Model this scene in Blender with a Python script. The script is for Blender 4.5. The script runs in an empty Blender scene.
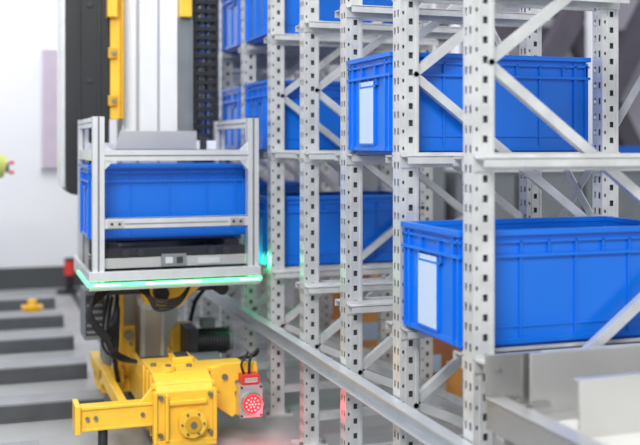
import bpy, math, random
from mathutils import Vector, Matrix
import bmesh
random.seed(4)
S=bpy.context.scene
S.view_settings.view_transform='Standard'
S.view_settings.look='None'
# ------------------------------------------------------------ materials
def mat(name,col,rough=.5,metal=0.,emit=None,es=0.,noise=0.,nscale=8.,bump=0.,bscale=60.,spec=.5):
    m=bpy.data.materials.new(name); m.use_nodes=True
    nt=m.node_tree; b=nt.nodes['Principled BSDF']
    b.inputs['Base Color'].default_value=(*col,1)
    b.inputs['Roughness'].default_value=rough
    b.inputs['Metallic'].default_value=metal
    b.inputs['Specular IOR Level'].default_value=spec
    if emit:
        b.inputs['Emission Color'].default_value=(*emit,1); b.inputs['Emission Strength'].default_value=es
    tc=nt.nodes.new('ShaderNodeTexCoord')
    if noise>0:
        n=nt.nodes.new('ShaderNodeTexNoise'); n.inputs['Scale'].default_value=nscale; n.inputs['Detail'].default_value=5
        nt.links.new(tc.outputs['Object'],n.inputs['Vector'])
        r=nt.nodes.new('ShaderNodeValToRGB')
        r.color_ramp.elements[0].position=.3; r.color_ramp.elements[1].position=.7
        r.color_ramp.elements[0].color=(*[c*(1-noise) for c in col],1)
        r.color_ramp.elements[1].color=(*[min(1,c*(1+noise)) for c in col],1)
        nt.links.new(n.outputs['Fac'],r.inputs['Fac']); nt.links.new(r.outputs['Color'],b.inputs['Base Color'])
    if bump>0:
        n=nt.nodes.new('ShaderNodeTexNoise'); n.inputs['Scale'].default_value=bscale
        nt.links.new(tc.outputs['Object'],n.inputs['Vector'])
        bp=nt.nodes.new('ShaderNodeBump'); bp.inputs['Strength'].default_value=bump; bp.inputs['Distance'].default_value=.002
        nt.links.new(n.outputs['Fac'],bp.inputs['Height']); nt.links.new(bp.outputs['Normal'],b.inputs['Normal'])
    return m
M_rack=mat('galvanised_rack_steel',(.66,.675,.68),.33,.4,noise=.12,nscale=14)
M_rackshade=mat('rack_hollow_shade',(.09,.095,.10),.5,.3)  # dark tone standing in for shade inside the hollow uprights
M_beam=mat('rack_beam_paint',(.56,.59,.63),.33,.4,noise=.06)
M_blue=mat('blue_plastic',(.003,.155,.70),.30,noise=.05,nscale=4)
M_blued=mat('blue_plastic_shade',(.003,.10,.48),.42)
M_label=mat('label_paper',(.50,.62,.80),.55)
M_alu=mat('brushed_aluminium',(.74,.76,.78),.32,.55,noise=.05,nscale=20)
M_aluslot=mat('aluminium_slot',(.22,.23,.24),.5,.4)
M_ss=mat('stainless_steel',(.50,.50,.49),.26,.85,noise=.12,nscale=3,bump=.1)
M_ssl=mat('stainless_light',(.62,.62,.61),.30,.65,noise=.08,nscale=3)
M_white=mat('white_mast_paint',(.80,.82,.84),.4,noise=.03)
M_whited=mat('mast_recess_grey',(.42,.44,.46),.5)
M_black=mat('black_housing',(.014,.016,.019),.45,noise=.1)
M_rub=mat('black_rubber',(.010,.010,.012),.6)
M_dark=mat('dark_metal',(.05,.054,.06),.42,.5,noise=.2)
M_grey=mat('machine_grey',(.18,.20,.22),.5,noise=.1)
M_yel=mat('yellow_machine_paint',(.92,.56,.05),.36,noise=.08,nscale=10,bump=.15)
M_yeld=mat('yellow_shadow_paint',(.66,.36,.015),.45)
M_green=mat('green_led',(.2,.9,.4),.3,emit=(.10,1.,.30),es=1.9)
M_greenhot=mat('green_led_core',(.3,.9,.6),.3,emit=(.45,1.,.60),es=4)
M_red=mat('red_lens',(.9,.03,.03),.2,emit=(1.,.02,.04),es=1.0)
M_reddot=mat('red_led_core',(.9,.2,.2),.2,emit=(1.,.35,.32),es=2.5)
M_redp=mat('red_plastic',(.6,.04,.03),.4)
M_card=mat('cardboard',(.44,.17,.08),.8,noise=.08)
M_orange=mat('orange_cardboard',(.75,.33,.08),.7,noise=.08)
M_tape=mat('parcel_tape',(.62,.40,.2),.4)
M_floor=mat('concrete_floor',(.33,.34,.35),.36,noise=.16,nscale=2.2,bump=.1)
M_wall=mat('wall_white',(.74,.75,.80),.7,noise=.06,nscale=.5)
M_wallr=mat('wall_lavender',(.40,.385,.45),.7,noise=.14,nscale=.6)
M_lav=mat('lavender_panel',(.46,.40,.49),.6,noise=.05)
M_dlav=mat('dark_truss_paint',(.075,.068,.09),.6,noise=.1)
M_basew=mat('dark_base',(.05,.055,.06),.6)
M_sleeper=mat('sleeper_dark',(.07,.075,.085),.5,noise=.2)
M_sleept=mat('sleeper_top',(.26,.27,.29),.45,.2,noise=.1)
M_belt=mat('conveyor_belt_white',(.62,.62,.60),.6,noise=.05)
M_lime=mat('hi_vis_yellow',(.55,.60,.16),.7)
M_screw=mat('screw_steel',(.3,.3,.3),.35,.9)
# ------------------------------------------------------------ builder
class B:
    def __init__(s): s.v=[];s.f=[];s.m=[];s.mi=[];s.sm=[]
    def _m(s,m):
        if m not in s.m: s.m.append(m)
        return s.m.index(m)
    def add(s,vs,fs,m,smooth=False):
        o=len(s.v); s.v+= [tuple(v) for v in vs]
        k=s._m(m)
        for f in fs: s.f.append([i+o for i in f]); s.mi.append(k); s.sm.append(smooth)
    def box(s,x0,x1,y0,y1,z0,z1,m):
        vs=[(x0,y0,z0),(x1,y0,z0),(x1,y1,z0),(x0,y1,z0),(x0,y0,z1),(x1,y0,z1),(x1,y1,z1),(x0,y1,z1)]
        s.add(vs,[(0,3,2,1),(4,5,6,7),(0,1,5,4),(1,2,6,5),(2,3,7,6),(3,0,4,7)],m)
    def beam(s,p,q,w,h,m,up=(0,1,0)):
        p=Vector(p);q=Vector(q);d=(q-p).normalized();u=Vector(up)
        a=d.cross(u).normalized();b=a.cross(d).normalized()
        vs=[];
        for c in (p,q):
            for sx,sy in ((-1,-1),(1,-1),(1,1),(-1,1)): vs.append(c+a*sx*w/2+b*sy*h/2)
        s.add(vs,[(0,3,2,1),(4,5,6,7),(0,1,5,4),(1,2,6,5),(2,3,7,6),(3,0,4,7)],m)
    def cyl(s,p,q,r,m,n=20,r2=None):
        p=Vector(p);q=Vector(q);d=(q-p).normalized();r2=r if r2 is None else r2
        a=d.orthogonal().normalized();b=d.cross(a)
        v0=[p+(a*math.cos(t)+b*math.sin(t))*r for t in [2*math.pi*i/n for i in range(n)]]
        v1=[q+(a*math.cos(t)+b*math.sin(t))*r2 for t in [2*math.pi*i/n for i in range(n)]]
        s.add(v0+v1,[(i,(i+1)%n,n+(i+1)%n,n+i) for i in range(n)],m,True)
        s.add(v0,[tuple(range(n))[::-1]],m); s.add(v1,[tuple(range(n))],m)
    def prism(s,poly,axis,a0,a1,m):
        n=len(poly);vs=[]
        for a in (a0,a1):
            for (u,w) in poly:
                vs.append({'x':(a,u,w),'y':(u,a,w),'z':(u,w,a)}[axis])
        s.add(vs,[tuple(range(n)),tuple(range(n,2*n))[::-1]]+[(i,n+i,n+(i+1)%n,(i+1)%n) for i in range(n)],m)
    def tube(s,pts,r,m,n=8,sub=8):
        P=[Vector(p) for p in pts]; path=[]
        for i in range(len(P)-1):
            p0=P[max(i-1,0)];p1=P[i];p2=P[i+1];p3=P[min(i+2,len(P)-1)]
            for k in range(sub):
                t=k/sub
                path.append(.5*((2*p1)+(p2-p0)*t+(2*p0-5*p1+4*p2-p3)*t*t+(3*p1-p0-3*p2+p3)*t**3))
        path.append(P[-1]); vs=[];a=None
        for i,p in enumerate(path):
            d=(path[min(i+1,len(path)-1)]-path[max(i-1,0)]).normalized()
            a=d.orthogonal().normalized() if a is None else (a-d*a.dot(d)).normalized()
            b=d.cross(a)
            for k in range(n):
                t=2*math.pi*k/n; vs.append(p+(a*math.cos(t)+b*math.sin(t))*r)
        L=len(path)
        fs=[(i*n+k,i*n+(k+1)%n,(i+1)*n+(k+1)%n,(i+1)*n+k) for i in range(L-1) for k in range(n)]
        s.add(vs,fs+[tuple(range(n))[::-1],tuple(range((L-1)*n,L*n))],m,True)
    def mesh(s,name,recalc=True):
        me=bpy.data.meshes.new(name); me.from_pydata(s.v,[],s.f)
        for m in s.m: me.materials.append(m)
        me.polygons.foreach_set('material_index',s.mi); me.polygons.foreach_set('use_smooth',s.sm)
        if recalc:
            bm=bmesh.new();bm.from_mesh(me);bmesh.ops.recalc_face_normals(bm,faces=bm.faces);bm.to_mesh(me);bm.free()
        me.update(); return me
    def obj(s,name,parent=None,bevel=0,recalc=True):
        return place(s.mesh(name,recalc),name,parent,bevel=bevel)
def place(me,name,parent=None,loc=(0,0,0),bevel=0,rot=(0,0,0)):
    o=bpy.data.objects.new(name,me); S.collection.objects.link(o)
    o.location=loc;o.rotation_euler=rot
    if parent: o.parent=parent
    if bevel:
        md=o.modifiers.new('bevel','BEVEL');md.width=bevel;md.segments=2;md.limit_method='ANGLE';md.angle_limit=math.radians(40)
    return o
def empty(name,loc=(0,0,0)):
    e=bpy.data.objects.new(name,None);S.collection.objects.link(e);e.location=loc;e.empty_display_size=.1;return e

# ------------------------------------------------------------ room shell
WB=8.35
b=B(); b.box(-4.5,12,-1,WB,-.1,0,M_floor); b.obj('floor')
b=B(); b.box(-4.5,2.0,WB,WB+.15,0,6,M_wall); b.box(2.0,12,WB,WB+.15,0,6,M_wallr)
b.obj('wall_back')
b=B(); b.box(-4.65,-4.5,-1,WB+.15,0,6,M_wall); b.obj('wall_left')
b=B(); b.box(12,12.15,-1,WB+.15,0,6,M_wallr); b.obj('wall_right')
b=B(); b.box(-4.5,12,WB-.05,WB,0,.17,M_basew); b.obj('baseboard_back')
b=B(); b.box(.471,.627,WB-.06,WB,.965,1.915,M_lav);b.box(.465,.471,WB-.065,WB,.96,1.92,M_alu);b.box(.627,.633,WB-.065,WB,.96,1.92,M_alu);b.box(.471,.627,WB-.065,WB,1.915,1.92,M_alu)
b.obj('wall_panel')

# ------------------------------------------------------------ rack
X0=1.20; XR=1.895; PITCH=.46; Y0=2.276; NF=13; RH=2.75
LEV=[.615,1.12,1.617,2.114]
def upright_mesh():
    b=B(); a=.060; d=.054; x0,x1=-a/2,a/2; y0,y1=-d/2,d/2; z0=.0; z1=RH
    def perf(fn,w,cols):
        us=[0]
        for (u,hw,hh,off,pi) in cols: us+=[u-hw/2,u+hw/2]
        us.append(w)
        for i in range(len(us)-1):
            hole=(i%2==1)
            if not hole:
                b.add([fn(us[i],z0),fn(us[i+1],z0),fn(us[i+1],z1),fn(us[i],z1)],[(0,1,2,3)],M_rack)
            else:
                u,hw,hh,off,pi=cols[i//2]; z=z0; k=0
                while True:
                    c=.04+off+k*pi
                    if c+hh>z1-.02: break
                    b.add([fn(us[i],z),fn(us[i+1],z),fn(us[i+1],c-hh/2),fn(us[i],c-hh/2)],[(0,1,2,3)],M_rack)
                    z=c+hh/2;k+=1
                b.add([fn(us[i],z),fn(us[i+1],z),fn(us[i+1],z1),fn(us[i],z1)],[(0,1,2,3)],M_rack)
    for yy in (y0,y1):
        perf(lambda u,z,yy=yy:(x0+u,yy,z),a,[(.010,.006,.010,0,.05),(.034,.013,.018,.025,.05)])
    perf(lambda u,z:(x0,y0+u,z),d,[(.015,.009,.020,0,.05),(.039,.009,.020,0,.05)])
    b.add([(x1,y0,z0),(x1,y1,z0),(x1,y1,z1),(x1,y0,z1)],[(0,1,2,3)],M_rack)
    b.box(x0+.003,x1-.003,y0+.010,y0+.012,z0,z1,M_rackshade)  # dark sheet behind the slots, painted shade of the hollow
    b.box(x0+.018,x0+.021,y0-.0015,y0,z0,z1,M_rack); b.box(x1-.010,x1-.004,y0-.002,y0,z0,z1,M_rack)
    b.add([(x0,y0,z1),(x1,y0,z1),(x1,y1,z1),(x0,y1,z1)],[(0,1,2,3)],M_rack)
    b.box(-.06,.06,-.05,.05,0,.008,M_rack)
    b.cyl((-.045,-.038,.008),(-.045,-.038,.02),.008,M_screw,8); b.cyl((.045,-.038,.008),(.045,-.038,.02),.008,M_screw,8)
    return b.mesh('upright',False)
UP=upright_mesh()
rack=empty('storage_rack',(0,0,0))
for i in range(NF):
    y=Y0+i*PITCH
    place(UP,'front_upright_%d'%i,rack,(X0,y,0)); place(UP,'rear_upright_%d'%i,rack,(XR,y,0))
    b=B()
    xa,xb=X0+.02,XR-.02
    zs=[-.11,.38,.87,1.36,1.85,2.34]
    for k in range(len(zs)-1):
        if k==0: p=(xb,y,.10); q=(xa,y,.38)
        elif k%2==1: p=(xa,y,zs[k]);q=(xb,y,zs[k+1])
        else: p=(xb,y,zs[k]);q=(xa,y,zs[k+1])
        b.beam((p[0],y-.010,p[2]),(q[0],y-.010,q[2]),.026,.003,M_rack,(0,1,0))
        dv=(Vector(q)-Vector(p)).normalized(); nrm=Vector((-dv.z,0,dv.x))
        for sgn in (-1,1):
            off=nrm*.0125*sgn
            b.beam(Vector((p[0],y,p[2]))+off,Vector((q[0],y,q[2]))+off,.002,.022,M_rack,(0,1,0))
        for e in (p,q): b.cyl((e[0],y-.032,e[2]),(e[0],y-.010,e[2]),.008,M_ssl,8)
    b.box(xa,xb,y-.012,y+.012,.09,.12,M_rack)
    for L in LEV:
        for sg in (-1,1):
            ya=y+sg*.029; yb=y+sg*.034
            b.box(X0-.03,XR+.03,min(ya,yb),max(ya,yb),L-.036,L+.008,M_rack)
            yb2=y+sg*.085
            b.box(X0-.03,XR+.03,min(ya,yb2),max(ya,yb2),L-.005,L-.001,M_rack)
            b.box(X0-.03,XR+.03,min(ya,yb2),min(ya,yb2)+.003,L-.024,L-.003,M_rack) if sg<0 else b.box(X0-.03,XR+.03,yb2-.003,yb2,L-.024,L-.003,M_rack)
    b.obj('frame_bracing_%d'%i,rack)
ye=Y0+(NF-1)*PITCH
b=B()
b.box(X0-.046,X0-.036,Y0-.055,ye,.352,.402,M_beam); b.box(X0-.075,X0-.036,Y0-.055,ye,.398,.403,M_beam); b.box(X0-.075,X0-.036,Y0-.055,ye,.350,.354,M_beam)
b.obj('front_guide_beam',rack)
b=B()
for z in (.36,2.2): b.box(XR+.033,XR+.04,Y0,ye,z,z+.05,M_beam)
for k in range(0,NF-3,3):
    ya=Y0+k*PITCH;yb=Y0+(k+3)*PITCH
    b.beam((XR+.045,ya,.3),(XR+.045,yb,1.7),.03,.004,M_rack,(1,0,0)); b.beam((XR+.05,yb,.3),(XR+.05,ya,1.7),.03,.004,M_rack,(1,0,0))
b.obj('rear_cross_bracing',rack)

# ------------------------------------------------------------ totes
TL,TW,TH=.705,.376,.312
def tote_mesh(label):
    b=B(); L,W,H=TL,TW,TH; i=.012
    x0,x1,y0,y1=i,L-i,i,W-i
    t=.006
    b.box(x0,x1,y0,y0+t,.012,H-.01,M_blue); b.box(x0,x1,y1-t,y1,.012,H-.01,M_blue)
    b.box(x0,x0+t,y0+t,y1-t,.012,H-.01,M_blue); b.box(x1-t,x1,y0+t,y1-t,.012,H-.01,M_blue)
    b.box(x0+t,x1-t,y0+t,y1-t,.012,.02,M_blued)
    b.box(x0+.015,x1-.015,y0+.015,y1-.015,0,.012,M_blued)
    def ring(o,z0,z1,th):
        a=i-o
        b.box(a,L-a,a,a+th,z0,z1,M_blue); b.box(a,L-a,W-a-th,W-a,z0,z1,M_blue)
        b.box(a,a+th,a+th,W-a-th,z0,z1,M_blue); b.box(L-a-th,L-a,a+th,W-a-th,z0,z1,M_blue)
    ring(.012,H-.014,H,.02)
    ring(.009,H-.034,H-.028,.01)
    ring(.011,H-.072,H-.064,.012)
    ring(.005,.012,.026,.006)
    def ribs(z0,z1,o,n,m,wd=.004):
        for k in range(n):
            x=x0+.004+(x1-x0-.008)*k/(n-1)
            b.box(x-wd/2,x+wd/2,y0-o,y0,z0,z1,m); b.box(x-wd/2,x+wd/2,y1,y1+o,z0,z1,m)
        n2=max(3,int(n*.55))
        for k in range(n2):
            y=y0+.004+(y1-y0-.008)*k/(n2-1)
            b.box(x0-o,x0,y-wd/2,y+wd/2,z0,z1,m); b.box(x1,x1+o,y-wd/2,y+wd/2,z0,z1,m)
    ribs(H-.066,H-.028,.009,9,M_blue,.005)
    ribs(.02,H-.070,.006,5,M_blue,.006)
    for (cx,cy) in ((x0,y0),(x1,y0),(x0,y1),(x1,y1)):
        sx=1 if cx==x0 else -1; sy=1 if cy==y0 else -1
        for k in (0,.04):
            xa=cx+sx*k; b.box(min(xa,xa+sx*.008),max(xa,xa+sx*.008),min(cy-sy*.009,cy),max(cy-sy*.009,cy),.012,H-.02,M_blue)
            ya=cy+sy*k*.8; b.box(min(cx-sx*.009,cx),max(cx-sx*.009,cx),min(ya,ya+sy*.008),max(ya,ya+sy*.008),.012,H-.02,M_blue)
    for y,s in ((y0,-1),(y1,1)):
        ya,yb=sorted((y,y+s*.004))
        b.box(x0+.05,x1-.05,ya,yb,.055,.060,M_blue)
    for x,s in ((x0,-1),(x1,1)):
        xa,xb=sorted((x,x+s*.008))
        b.box(xa,xb,W/2-.07,W/2+.07,H-.10,H-.094,M_blue); b.box(xa,xb,W/2-.07,W/2-.064,H-.10,H-.066,M_blue); b.box(xa,xb,W/2+.064,W/2+.07,H-.10,H-.066,M_blue)
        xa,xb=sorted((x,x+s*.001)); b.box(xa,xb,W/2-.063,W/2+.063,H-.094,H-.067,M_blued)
    if label:
        b.box(x0-.0075,x0-.0065,W/2-.045,W/2+.075,.035,H-.08,M_label)
        b.box(x0-.0085,x0,W/2-.050,W/2+.080,.028,.035,M_blue);b.box(x0-.0085,x0,W/2-.052,W/2-.046,.035,H-.08,M_blue);b.box(x0-.0085,x0,W/2+.076,W/2+.082,.035,H-.08,M_blue)
    return b.mesh('tote')
T0=tote_mesh(False);T1=tote_mesh(True)
def tote(bay,lev,label=False):
    place(T1 if label else T0,'plastic_tote',None,(X0-.035,Y0+bay*PITCH+(PITCH-TW)/2,LEV[lev]),bevel=.0012)
tote(0,0,True);tote(1,1,True)
for bl in ((4,0),(4,1),(4,2),(5,1),(5,2),(6,1),(6,2),(7,0),(8,2),(8,1),(9,0),(5,3)): tote(*bl)
ct=place(T0,'plastic_tote',None,(.412,4.13,.757),bevel=.0012); ct.scale=(.945,1,1)

# ------------------------------------------------------------ stacker crane
cr=empty('stacker_crane')
def alu_post(b,x,y,z0,z1,s=.045):
    h=s/2; b.box(x-h,x+h,y-h,y+h,z0,z1,M_alu)
    b.box(x-.004,x+.004,y-h-.0006,y-h,z0,z1-.002,M_aluslot); b.box(x-h-.0006,x-h,y-.004,y+.004,z0,z1-.002,M_aluslot)
    b.box(x-h-.001,x+h+.001,y-h-.001,y+h+.001,z1,z1+.004,M_rub)
b=B()
b.box(.634,.70,4.76,4.96,.06,3.2,M_white); b.box(.70,.715,4.775,4.95,.06,3.2,M_whited)
b.box(.715,.80,4.755,4.96,.06,3.2,M_white); b.box(.80,.812,4.77,4.95,.06,3.2,M_whited); b.box(.812,.897,4.76,4.96,.06,3.2,M_white)
b.box(.640,.646,4.754,4.76,.2,3.2,M_alu)
b.obj('mast_column',cr,.002)
b=B()
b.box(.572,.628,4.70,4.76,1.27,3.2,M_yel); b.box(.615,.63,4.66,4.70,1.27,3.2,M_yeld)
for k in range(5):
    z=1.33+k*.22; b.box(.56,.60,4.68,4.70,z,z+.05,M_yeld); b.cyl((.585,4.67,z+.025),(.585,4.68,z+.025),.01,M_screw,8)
b.box(.555,.60,4.66,4.72,1.74,1.86,M_yel)
b.box(.90,.955,4.70,4.78,1.76,3.2,M_yel); b.box(.90,.955,4.74,4.80,.62,1.76,M_grey)
b.obj('yellow_lift_guide',cr,.003)
b=B()
r=.06
poly=[(.372,3.2),(.372,.92+r),(.378,.94),(.395,.925),(.42,.92),(.56,.92),(.57,.93),(.57,3.2)]
b.prism(poly,'y',4.72,5.0,M_black)
b.box(.352,.374,4.74,4.98,.955,3.2,M_alu)
b.box(.43,.44,4.712,4.72,.96,3.2,M_dark); b.box(.52,.53,4.712,4.72,.96,3.2,M_dark)
for z in (1.1,1.45,1.8): b.cyl((.48,4.71,z),(.48,4.72,z),.012,M_dark,10)
b.obj('black_drive_housing',cr,.004)
b=B()
z=.62
while z<3.2:
    b.box(.975,.990,4.74,4.83,z,z+.040,M_rub); b.box(1.075,1.090,4.74,4.83,z,z+.040,M_rub)
    b.box(.985,1.08,4.735,4.745,z+.006,z+.026,M_black); b.box(.985,1.08,4.82,4.83,z+.006,z+.026,M_black)
    b.cyl((.970,4.785,z+.02),(.976,4.785,z+.02),.009,M_grey,8)
    z+=.043
for k in range(4): b.tube([(1.0+k*.02,4.785,.62),(1.0+k*.02,4.785,1.8),(1.0+k*.02,4.785,3.2)],.007,M_grey if k%2 else M_rub,6,2)
b.box(.955,.968,4.74,4.86,.62,3.2,M_grey)
b.obj('cable_chain',cr)
b=B()
for x in (.439,1.064):
    alu_post(b,x,4.0,.585,1.262); alu_post(b,x,4.60,.585,1.262)
def rail(x0,x1,y0,y1,z0,z1):
    b.box(x0,x1,y0,y1,z0,z1,M_alu)
rail(.4615,1.0415,3.98,4.022,1.088,1.13)
b.box(.4615,1.0415,3.979,3.98,1.105,1.111,M_aluslot)
for x in (.439,1.064):
    rail(x-.02,x+.02,4.0225,4.5775,1.222,1.26); rail(x-.02,x+.02,4.0225,4.5775,1.088,1.13)
    b.box(x-.021,x-.02,4.03,4.57,1.237,1.243,M_aluslot)
rail(.4615,1.0415,4.58,4.62,1.088,1.13)
for x,s in ((.4615,1),(1.0415,-1)):
    b.prism([(x,1.088),(x+s*.035,1.088),(x,1.05)],'y',3.985,4.015,M_alu); b.prism([(x,1.13),(x+s*.03,1.13),(x,1.16)],'y',3.985,4.015,M_alu)
b.obj('carriage_frame',cr,.0015)
b=B()
b.box(.46,.58,4.57,4.576,1.10,1.16,M_alu)
b.prism([(.575,1.13),(.60,1.215),(.95,1.215),(.95,1.13)],'y',4.565,4.571,M_ssl); b.box(.58,.95,4.571,4.60,1.13,1.15,M_ssl)
b.box(.95,1.04,4.55,4.57,1.13,1.17,M_white); b.box(.96,.99,4.54,4.56,1.13,1.19,M_dark)
b.obj('carriage_rear_panel',cr,.001)
b=B()
b.box(.462,1.041,3.985,3.99,.818,.862,M_alu); b.box(.462,1.041,3.985,4.01,.858,.862,M_alu); b.box(.462,1.041,3.985,4.01,.818,.822,M_alu)
for x in (.475,.965): b.box(x,x+.06,3.978,3.985,.824,.854,M_ssl)
for x in (.49,.52,.98,1.01): b.cyl((x,3.974,.839),(x,3.978,.839),.006,M_dark,8)
b.box(.54,.96,3.983,3.985,.836,.841,M_aluslot)
b.obj('tote_guard_bar',cr,.001)
b=B()
b.box(.462,1.04,4.03,4.09,.70,.735,M_black); b.box(.462,1.04,4.53,4.58,.665,.735,M_black)
b.box(.462,1.04,4.015,4.03,.66,.70,M_ssl); b.box(.462,1.04,4.03,4.12,.66,.664,M_ssl)
b.box(.47,.53,4.09,4.53,.70,.755,M_rub); b.box(.97,1.03,4.09,4.53,.70,.755,M_rub); b.box(.53,.97,4.1,4.52,.70,.715,M_dark)
for x in (.55,.61,.90,.96): b.cyl((x,4.018,.718),(x,4.03,.718),.016,M_dark,14)
b.box(.69,.79,4.0,4.015,.665,.712,M_grey); b.box(.705,.735,3.997,4.0,.675,.70,M_alu); b.box(.75,.775,3.997,4.0,.675,.70,M_dark)
b.box(.84,.93,4.008,4.015,.668,.69,M_alu)
b.obj('tote_shuttle_belts',cr,.001)
b=B()
b.box(.40,1.09,3.955,3.977,.618,.655,M_alu); b.box(.40,1.09,3.955,4.62,.583,.595,M_ssl)
b.box(.40,1.09,4.60,4.62,.595,.655,M_alu); b.box(.40,.415,3.977,4.60,.595,.65,M_alu); b.box(1.075,1.09,3.977,4.60,.595,.65,M_alu)
b.box(.46,1.04,4.02,4.58,.595,.64,M_dark)
b.box(.415,1.075,3.957,3.975,.595,.602,M_alu)
b.obj('carriage_base_tray',cr,.0015)
b=B()
b.box(.40,1.09,3.949,3.957,.598,.612,M_green); b.box(.42,.52,3.947,3.949,.602,.608,M_greenhot);b.box(.62,.84,3.947,3.949,.602,.608,M_greenhot);b.box(1.0,1.08,3.947,3.949,.602,.608,M_greenhot)
b.box(1.09,1.095,3.96,4.5,.598,.612,M_green); b.box(.395,.40,3.96,4.4,.598,.612,M_green)
b.obj('green_light_strip',cr)
b=B()
b.box(.66,.86,4.2,4.7,.525,.583,M_yel); b.prism([(.62,.583),(.64,.50),(.78,.48),(.84,.54),(.90,.583)],'y',4.10,4.2,M_yel)
b.box(.48,.66,4.15,4.5,.535,.583,M_black); b.box(.86,1.0,4.2,4.5,.53,.583,M_dark)
b.cyl((.70,4.05,.545),(.70,4.12,.545),.030,M_rub,20); b.cyl((.95,4.05,.555),(.95,4.2,.555),.026,M_black,18)
b.obj('undercarriage_bracket',cr,.003)
b=B()
for k in range(6):
    o=k*.012
    b.tube([(.48+o,4.1+o,.585),(.425-o*.4,4.05,.54-o),(.415+o,4.05,.46-o),(.46+o,4.08,.39-o*1.3),(.54+o*.3,4.3,.40+o)],.006,M_rub)
for k in range(4):
    o=k*.014
    b.tube([(.60+o,4.05,.57),(.67,4.02,.53-o),(.76,4.02,.53-o*.6),(.82,4.06,.58)],.006,M_rub)
b.tube([(.58,4.5,.55),(.56,4.4,.40),(.55,4.4,.25),(.57,4.4,.12)],.010,M_rub)
b.tube([(.97,4.6,.60),(1.0,4.6,.50),(.95,4.6,.42),(.92,4.6,.30)],.010,M_rub)
for k in range(3): b.tube([(.56+k*.02,4.6,.52),(.50+k*.02,4.4,.30),(.56+k*.02,4.3,.24),(.66+k*.01,4.25,.23),(.72,4.3,.22)],.006,M_rub)
b.obj('cable_loops',cr)
b=B()
b.box(.44,.53,4.55,4.75,.28,.50,M_grey); b.box(.445,.525,4.545,4.55,.30,.48,M_dark)
for z in (.31,.34,.37,.40,.43): b.box(.45,.52,4.540,4.546,z,z+.012,M_grey)
b.box(.53,.555,4.55,4.75,.12,.46,M_grey)
b.obj('travel_motor_box',cr,.004)
b=B()
b.box(.56,.585,4.55,4.95,.06,.60,M_white); b.box(.59,.61,4.52,4.75,.05,.55,M_yel); b.box(.61,.66,4.52,4.56,.05,.34,M_yel)
b.box(.50,.90,4.50,4.75,.05,.11,M_yel); b.prism([(.82,.10),(.82,.30),(.86,.34),(.92,.34),(.92,.10)],'y',4.5,4.56,M_yel)
b.box(.69,.80,4.56,4.75,.11,.50,M_white); b.box(.71,.78,4.555,4.56,.14,.46,M_ssl)
b.box(.50,.60,4.45,4.9,.10,.16,M_yel)
b.cyl((.63,4.49,.30),(.63,4.52,.30),.02,M_screw,12); b.cyl((.88,4.48,.30),(.88,4.5,.30),.018,M_screw,12)
for z in (.14,.20,.26): b.cyl((.64,4.51,z),(.64,4.52,z),.008,M_screw,8)
b.box(.67,.83,4.35,4.5,.435,.475,M_white); b.box(.71,.75,4.33,4.35,.44,.47,M_dark); b.box(.67,.69,4.5,4.6,.435,.475,M_white)
b.obj('mast_foot',cr,.004)
b=B()
b.cyl((.90,4.42,.27),(1.06,4.42,.27),.052,M_dark,24)
for k in range(10): b.cyl((.918+k*.014,4.42,.27),(.922+k*.014,4.42,.27),.060,M_dark,24)
b.cyl((1.06,4.42,.27),(1.08,4.42,.27),.045,M_grey,20); b.box(.86,.91,4.34,4.5,.18,.34,M_dark)
b.box(.94,1.0,4.40,4.46,.33,.37,M_grey); b.cyl((.86,4.3,.20),(.99,4.3,.20),.045,M_grey,20)
b.obj('gear_motor',cr,.002)
b=B()
b.prism([(3.68,.05),(3.68,.235),(3.71,.27),(3.78,.288),(4.05,.288),(4.05,.05)],'x',.615,.828,M_yel)
b.box(.603,.840,3.70,3.73,.245,.262,M_yel); b.box(.603,.840,3.67,3.70,.03,.06,M_yel)
b.box(.603,.617,3.665,3.70,.05,.24,M_yel); b.box(.826,.840,3.665,3.70,.05,.24,M_yel)
b.box(.645,.657,3.655,3.69,.06,.23,M_yel); b.box(.66,.80,3.66,3.68,.190,.205,M_yel)
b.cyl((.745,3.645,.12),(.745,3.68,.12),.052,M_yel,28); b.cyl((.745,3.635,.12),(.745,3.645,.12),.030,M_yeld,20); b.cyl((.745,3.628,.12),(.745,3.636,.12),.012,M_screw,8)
for k in range(6):
    t=k*math.pi/3; b.cyl((.745+.041*math.cos(t),3.638,.12+.041*math.sin(t)),(.745+.041*math.cos(t),3.646,.12+.041*math.sin(t)),.005,M_screw,6)
for (x,z) in ((.63,.22),(.815,.22),(.815,.08),(.63,.08)): b.cyl((x,3.66,z),(x,3.68,z),.009,M_screw,8)
for y in (3.78,3.87,3.96): b.box(.609,.615,y,y+.014,.05,.28,M_yel); b.box(.828,.834,y,y+.014,.05,.28,M_yel)
b.cyl((.68,3.80,.288),(.68,3.80,.305),.028,M_yel,18); b.cyl((.68,3.80,.305),(.68,3.80,.312),.012,M_screw,8); b.cyl((.77,3.85,.288),(.77,3.85,.298),.012,M_screw,8); b.cyl((.64,3.9,.288),(.64,3.9,.298),.012,M_screw,8)
b.box(.72,.80,3.92,4.02,.288,.310,M_yel); b.box(.735,.785,3.935,4.0,.310,.318,M_dark)
b.cyl((.69,3.9,.066),(.75,3.9,.066),.064,M_dark,28)
b.box(.63,.82,4.05,4.52,.06,.19,M_yel); b.box(.63,.65,4.05,4.5,.19,.24,M_yel); b.box(.80,.82,4.05,4.5,.19,.24,M_yel)
b.box(.655,.795,4.08,4.45,.19,.21,M_dark)
b.obj('bogie_housing',cr,.004)
b=B()
b.box(.345,.61,3.72,3.80,.115,.190,M_yel); b.box(.325,.345,3.70,3.82,.10,.205,M_yel); b.box(.345,.61,3.712,3.72,.185,.197,M_yel);b.box(.345,.61,3.712,3.72,.108,.12,M_yel)
b.box(.50,.53,3.80,4.5,.12,.18,M_yel); b.prism([(.56,.19),(.61,.19),(.61,.25)],'y',3.73,3.75,M_yel)
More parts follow.
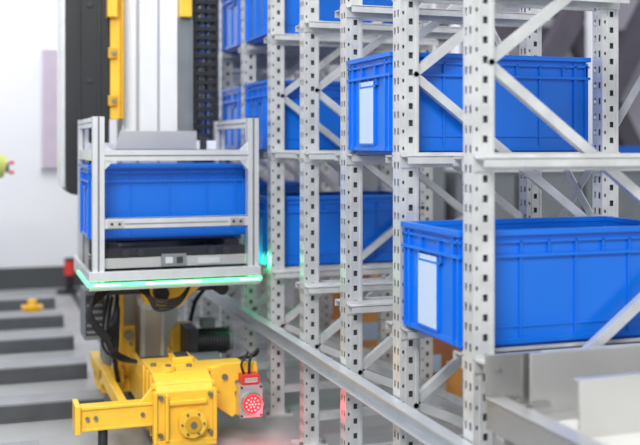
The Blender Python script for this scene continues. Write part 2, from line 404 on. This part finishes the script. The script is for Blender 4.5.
for x in (.37,.40,.57): b.cyl((x,3.708,.153),(x,3.72,.153),.008,M_screw,8)
b.cyl((.43,3.76,.0),(.43,3.76,.115),.018,M_dark,12); b.cyl((.43,3.76,0),(.43,3.76,.015),.035,M_dark,14)
b.obj('bumper_arm',cr,.003)
b=B()
b.prism([(.845,.20),(.845,.285),(.90,.300),(1.03,.300),(1.035,.255),(.98,.19),(.90,.185)],'y',3.80,3.815,M_yel)
b.prism([(.86,.14),(.86,.19),(.94,.19),(.96,.11),(.93,.09)],'y',3.80,3.86,M_yel)
b.box(.825,.99,3.815,3.95,.27,.288,M_yel); b.cyl((.90,3.79,.25),(.90,3.80,.25),.012,M_screw,8); b.cyl((.95,3.79,.225),(.95,3.80,.225),.010,M_screw,8)
b.obj('sensor_bracket',cr,.003)
b=B()
b.box(.945,1.035,3.735,3.80,.10,.225,M_ssl); b.box(.955,1.025,3.74,3.80,.225,.262,M_redp); b.box(.965,1.015,3.732,3.74,.235,.252,M_ssl)
b.cyl((.99,3.722,.155),(.99,3.736,.155),.043,M_ss,28); b.cyl((.99,3.716,.155),(.99,3.723,.155),.036,M_red,28)
for rr,n in ((.0,1),(.012,6),(.025,11)):
    for k in range(n):
        t=2*math.pi*k/n; b.cyl((.99+rr*math.cos(t),3.713,.155+rr*math.sin(t)),(.99+rr*math.cos(t),3.717,.155+rr*math.sin(t)),.0030,M_reddot,8)
for (x,z) in ((.952,.108),(1.028,.108),(.952,.217),(1.028,.217)): b.cyl((x,3.731,z),(x,3.736,z),.005,M_dark,8)
b.tube([(.99,3.77,.262),(.995,3.77,.32),(1.03,3.79,.35),(1.04,3.9,.30),(.95,4.1,.25)],.006,M_rub)
b.tube([(.97,3.77,.262),(.96,3.77,.30),(.99,3.79,.34),(1.0,3.9,.30),(.92,4.1,.22)],.005,M_rub)
b.obj('red_signal_lamp',cr,.0015)
b=B(); b.box(.66,.78,2.3,8.1,0,.008,M_dark); b.box(.70,.74,2.3,8.1,.008,.02,M_sleept)
b.obj('crane_floor_rail')
# ------------------------------------------------------------ floor sleepers at left
for k,y in enumerate((3.62,4.32,5.03,5.76,6.5,7.25)):
    b=B(); x0=-3.6; x1=.50 if k>0 else .2
    b.box(x0,x1,y,y+.14,.0,.010,M_sleeper); b.box(x0,x1,y+.06,y+.08,.010,.070,M_sleeper); b.box(x0,x1,y,y+.14,.070,.082,M_sleept)  # top flange lighter than the front: its lit look is put into the colour
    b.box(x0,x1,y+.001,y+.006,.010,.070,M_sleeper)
    b.obj('steel_floor_beam',None,.002)
b=B(); b.box(.28,.38,6.9,7.0,0,.06,M_yel); b.box(.26,.40,6.88,7.02,.06,.075,M_yeld); b.cyl((.33,6.94,.075),(.33,6.94,.12),.03,M_yel,14)
b.obj('rail_end_stop',None,.002)
b=B(); b.cyl((.66,8.0,0),(.66,8.0,.02),.10,M_rub,20); b.cyl((.66,8.0,.02),(.66,8.0,.14),.03,M_rub,14); b.cyl((.66,8.0,.14),(.66,8.0,.25),.04,M_redp,16); b.cyl((.66,8.0,.25),(.66,8.0,.27),.04,M_rub,16)
b.obj('warning_beacon')
# ------------------------------------------------------------ infeed conveyor (foreground right)
cv=empty('infeed_conveyor')
b=B()
b.box(1.165,1.20,.9,2.17,.46,.535,M_ss); b.box(1.165,1.215,.9,2.17,.53,.536,M_ssl)
b.box(1.86,1.90,.9,2.17,.46,.535,M_ss)
b.box(1.165,1.32,2.172,2.180,.52,.638,M_ss); b.box(1.165,1.32,2.13,2.172,.52,.524,M_ss)
b.box(1.275,1.95,2.145,2.157,.49,.641,M_ssl)
b.box(1.275,1.95,2.08,2.157,.486,.492,M_ssl)
b.box(1.275,1.86,1.940,1.946,.36,.622,M_ssl); b.box(1.275,1.86,1.946,1.965,.616,.622,M_ssl)
for x in (1.20,1.29): b.cyl((x,2.166,.60),(x,2.172,.60),.006,M_screw,10)
b.obj('guide_plates',cv,.0015)
b=B()
b.box(1.23,1.84,.9,2.14,.475,.490,M_belt)
for k in range(12):
    y=.98+k*.1; b.cyl((1.215,y,.505),(1.245,y,.505),.018,M_ssl,16)
b.box(1.215,1.23,.9,2.14,.44,.50,M_dark)
b.obj('belt_bed',cv,.001)
b=B()
for x in (1.16,1.86):
    for y in (1.0,2.08): b.box(x+.0,x+.04,y,y+.04,.0,.46,M_ss); b.box(x-.02,x+.06,y-.02,y+.06,0,.01,M_ss)
b.box(1.20,1.86,2.08,2.12,.2,.24,M_ss); b.cyl((1.30,1.9,.40),(1.75,1.9,.40),.05,M_dark,20)
b.obj('conveyor_legs',cv,.002)
# ------------------------------------------------------------ things behind the rack
def carton(x,y,w,d,h,z=0,m=None):
    m=m or M_card
    b=B(); b.box(0,w,0,d,0,h,m); b.box(w/2-.025,w/2+.025,-.001,d+.001,h-.05,h+.001,M_tape); b.box(-.0,w,d/2-.001,d/2+.001,h,h+.002,M_tape)
    b.box(.02,w*.4,-.001,0,.04,h*.5,M_label)
    place(b.mesh('c'),'cardboard_box',None,(x,y,z),bevel=.003)
carton(2.02,4.45,.30,.3,.25);carton(2.42,4.5,.36,.3,.32);carton(2.02,5.3,.33,.35,.28,0,M_orange);carton(2.42,5.4,.33,.35,.2)
carton(2.05,6.2,.35,.35,.32);carton(2.5,6.3,.35,.35,.4,0,M_orange);carton(2.02,3.85,.26,.3,.16,0,M_orange)
tr=empty('roof_support_truss')
b=B()
b.beam((3.5,7.45,0),(5.6,7.45,3.6),.20,.12,M_dlav); b.beam((4.35,7.6,0),(6.45,7.6,3.6),.22,.12,M_dlav); b.beam((6.3,7.75,0),(4.2,7.75,3.6),.18,.12,M_dlav)
b.box(3.3,7.4,7.9,8.0,2.05,2.22,M_dlav)
for x in (3.35,7.2): b.box(x,x+.12,7.9,8.0,0,2.22,M_dlav)
b.obj('diagonal_struts',tr)
b=B()
for x in (3.4,3.62,4.9,5.9): b.box(x,x+.06,7.3,7.36,0,3.6,M_wall)
b.obj('strut_posts',tr)
b=B()
b.box(2.6,3.3,6.8,7.2,0,1.05,M_grey); b.box(3.4,5.6,6.8,7.1,0,.95,M_grey); b.box(3.4,5.6,6.78,7.12,.95,.98,M_wall)
for x in (3.9,4.5,5.1): b.box(x,x+.02,6.785,6.8,.05,.92,M_dark)
b.box(3.95,4.35,6.82,7.05,.98,1.12,M_blue); b.box(4.7,5.3,6.82,7.05,.98,1.14,M_blued); b.box(4.4,4.6,6.82,7.05,.98,1.08,M_dark)
b.obj('equipment_cabinet')
b=B()
b.cyl((-.35,6.5,0),(-.35,6.5,.05),.14,M_dark,24); b.cyl((-.35,6.5,.05),(-.35,6.5,.55),.08,M_grey,24,.06); b.cyl((-.35,6.42,.58),(-.35,6.58,.58),.075,M_lime,24)
b.beam((-.35,6.5,.58),(-.22,6.5,1.05),.08,.08,M_lime); b.cyl((-.22,6.42,1.05),(-.22,6.58,1.05),.065,M_lime,24)
b.cyl((-.22,6.5,1.05),(.10,6.5,1.02),.05,M_lime,20,.045); b.cyl((.10,6.5,1.02),(.15,6.5,1.01),.085,M_lime,20,.06)
b.cyl((.15,6.5,1.01),(.17,6.5,1.01),.03,M_dark,16); b.box(.17,.20,6.47,6.53,1.03,1.05,M_redp); b.box(.17,.20,6.47,6.53,.97,.99,M_redp)
b.obj('robot_arm',None,.003)
# ------------------------------------------------------------ lights
w=bpy.data.worlds.new('w');S.world=w;w.use_nodes=True
w.node_tree.nodes['Background'].inputs[0].default_value=(.96,.98,1,1);w.node_tree.nodes['Background'].inputs[1].default_value=.74
def area(n,loc,tgt,sx,sy,e,c=(1,1,1)):
    l=bpy.data.lights.new(n,'AREA');l.shape='RECTANGLE';l.size=sx;l.size_y=sy;l.energy=e;l.color=c
    o=bpy.data.objects.new(n,l);S.collection.objects.link(o);o.location=loc
    o.rotation_euler=(Vector(tgt)-Vector(loc)).to_track_quat('-Z','Y').to_euler();return o
area('added_area_light',(.5,3.5,4.8),(.6,4,0),1.5,5,150,(1,.99,.97))  # unseen overhead light added for soft, even brightness
area('added_area_light',(-1.2,-.6,3.6),(1.4,3.4,.9),1.6,1.2,210,(1,.985,.96))  # fill added from camera left to brighten the frontal faces
area('added_area_light',(3.5,5.5,5),(3.5,8,1.5),4,3,90)  # unseen light added to lift the background behind the rack
area('added_area_light',(-.6,6,4.6),(.0,8.3,1.2),2,2,80)  # unseen light added to brighten the back wall at left
def point(n,loc,e,c,r=.03):
    l=bpy.data.lights.new(n,'POINT');l.energy=e;l.color=c;l.shadow_soft_size=r
    o=bpy.data.objects.new(n,l);S.collection.objects.link(o);o.location=loc
point('green_led_light',(1.125,4.3,.64),.9,(.08,1,.32))
point('red_lamp_light',(1.03,3.68,.12),.7,(1,.03,.05))
# ------------------------------------------------------------ camera
c=bpy.data.cameras.new('camera');o=bpy.data.objects.new('camera',c);S.collection.objects.link(o);S.camera=o
o.location=(0,0,1.15);o.rotation_euler=(math.pi/2,0,-math.atan(.34))
c.sensor_width=36;c.lens=56.25;c.shift_y=-.121;c.clip_start=.05
c.dof.use_dof=True;c.dof.focus_distance=3.3;c.dof.aperture_fstop=1.8
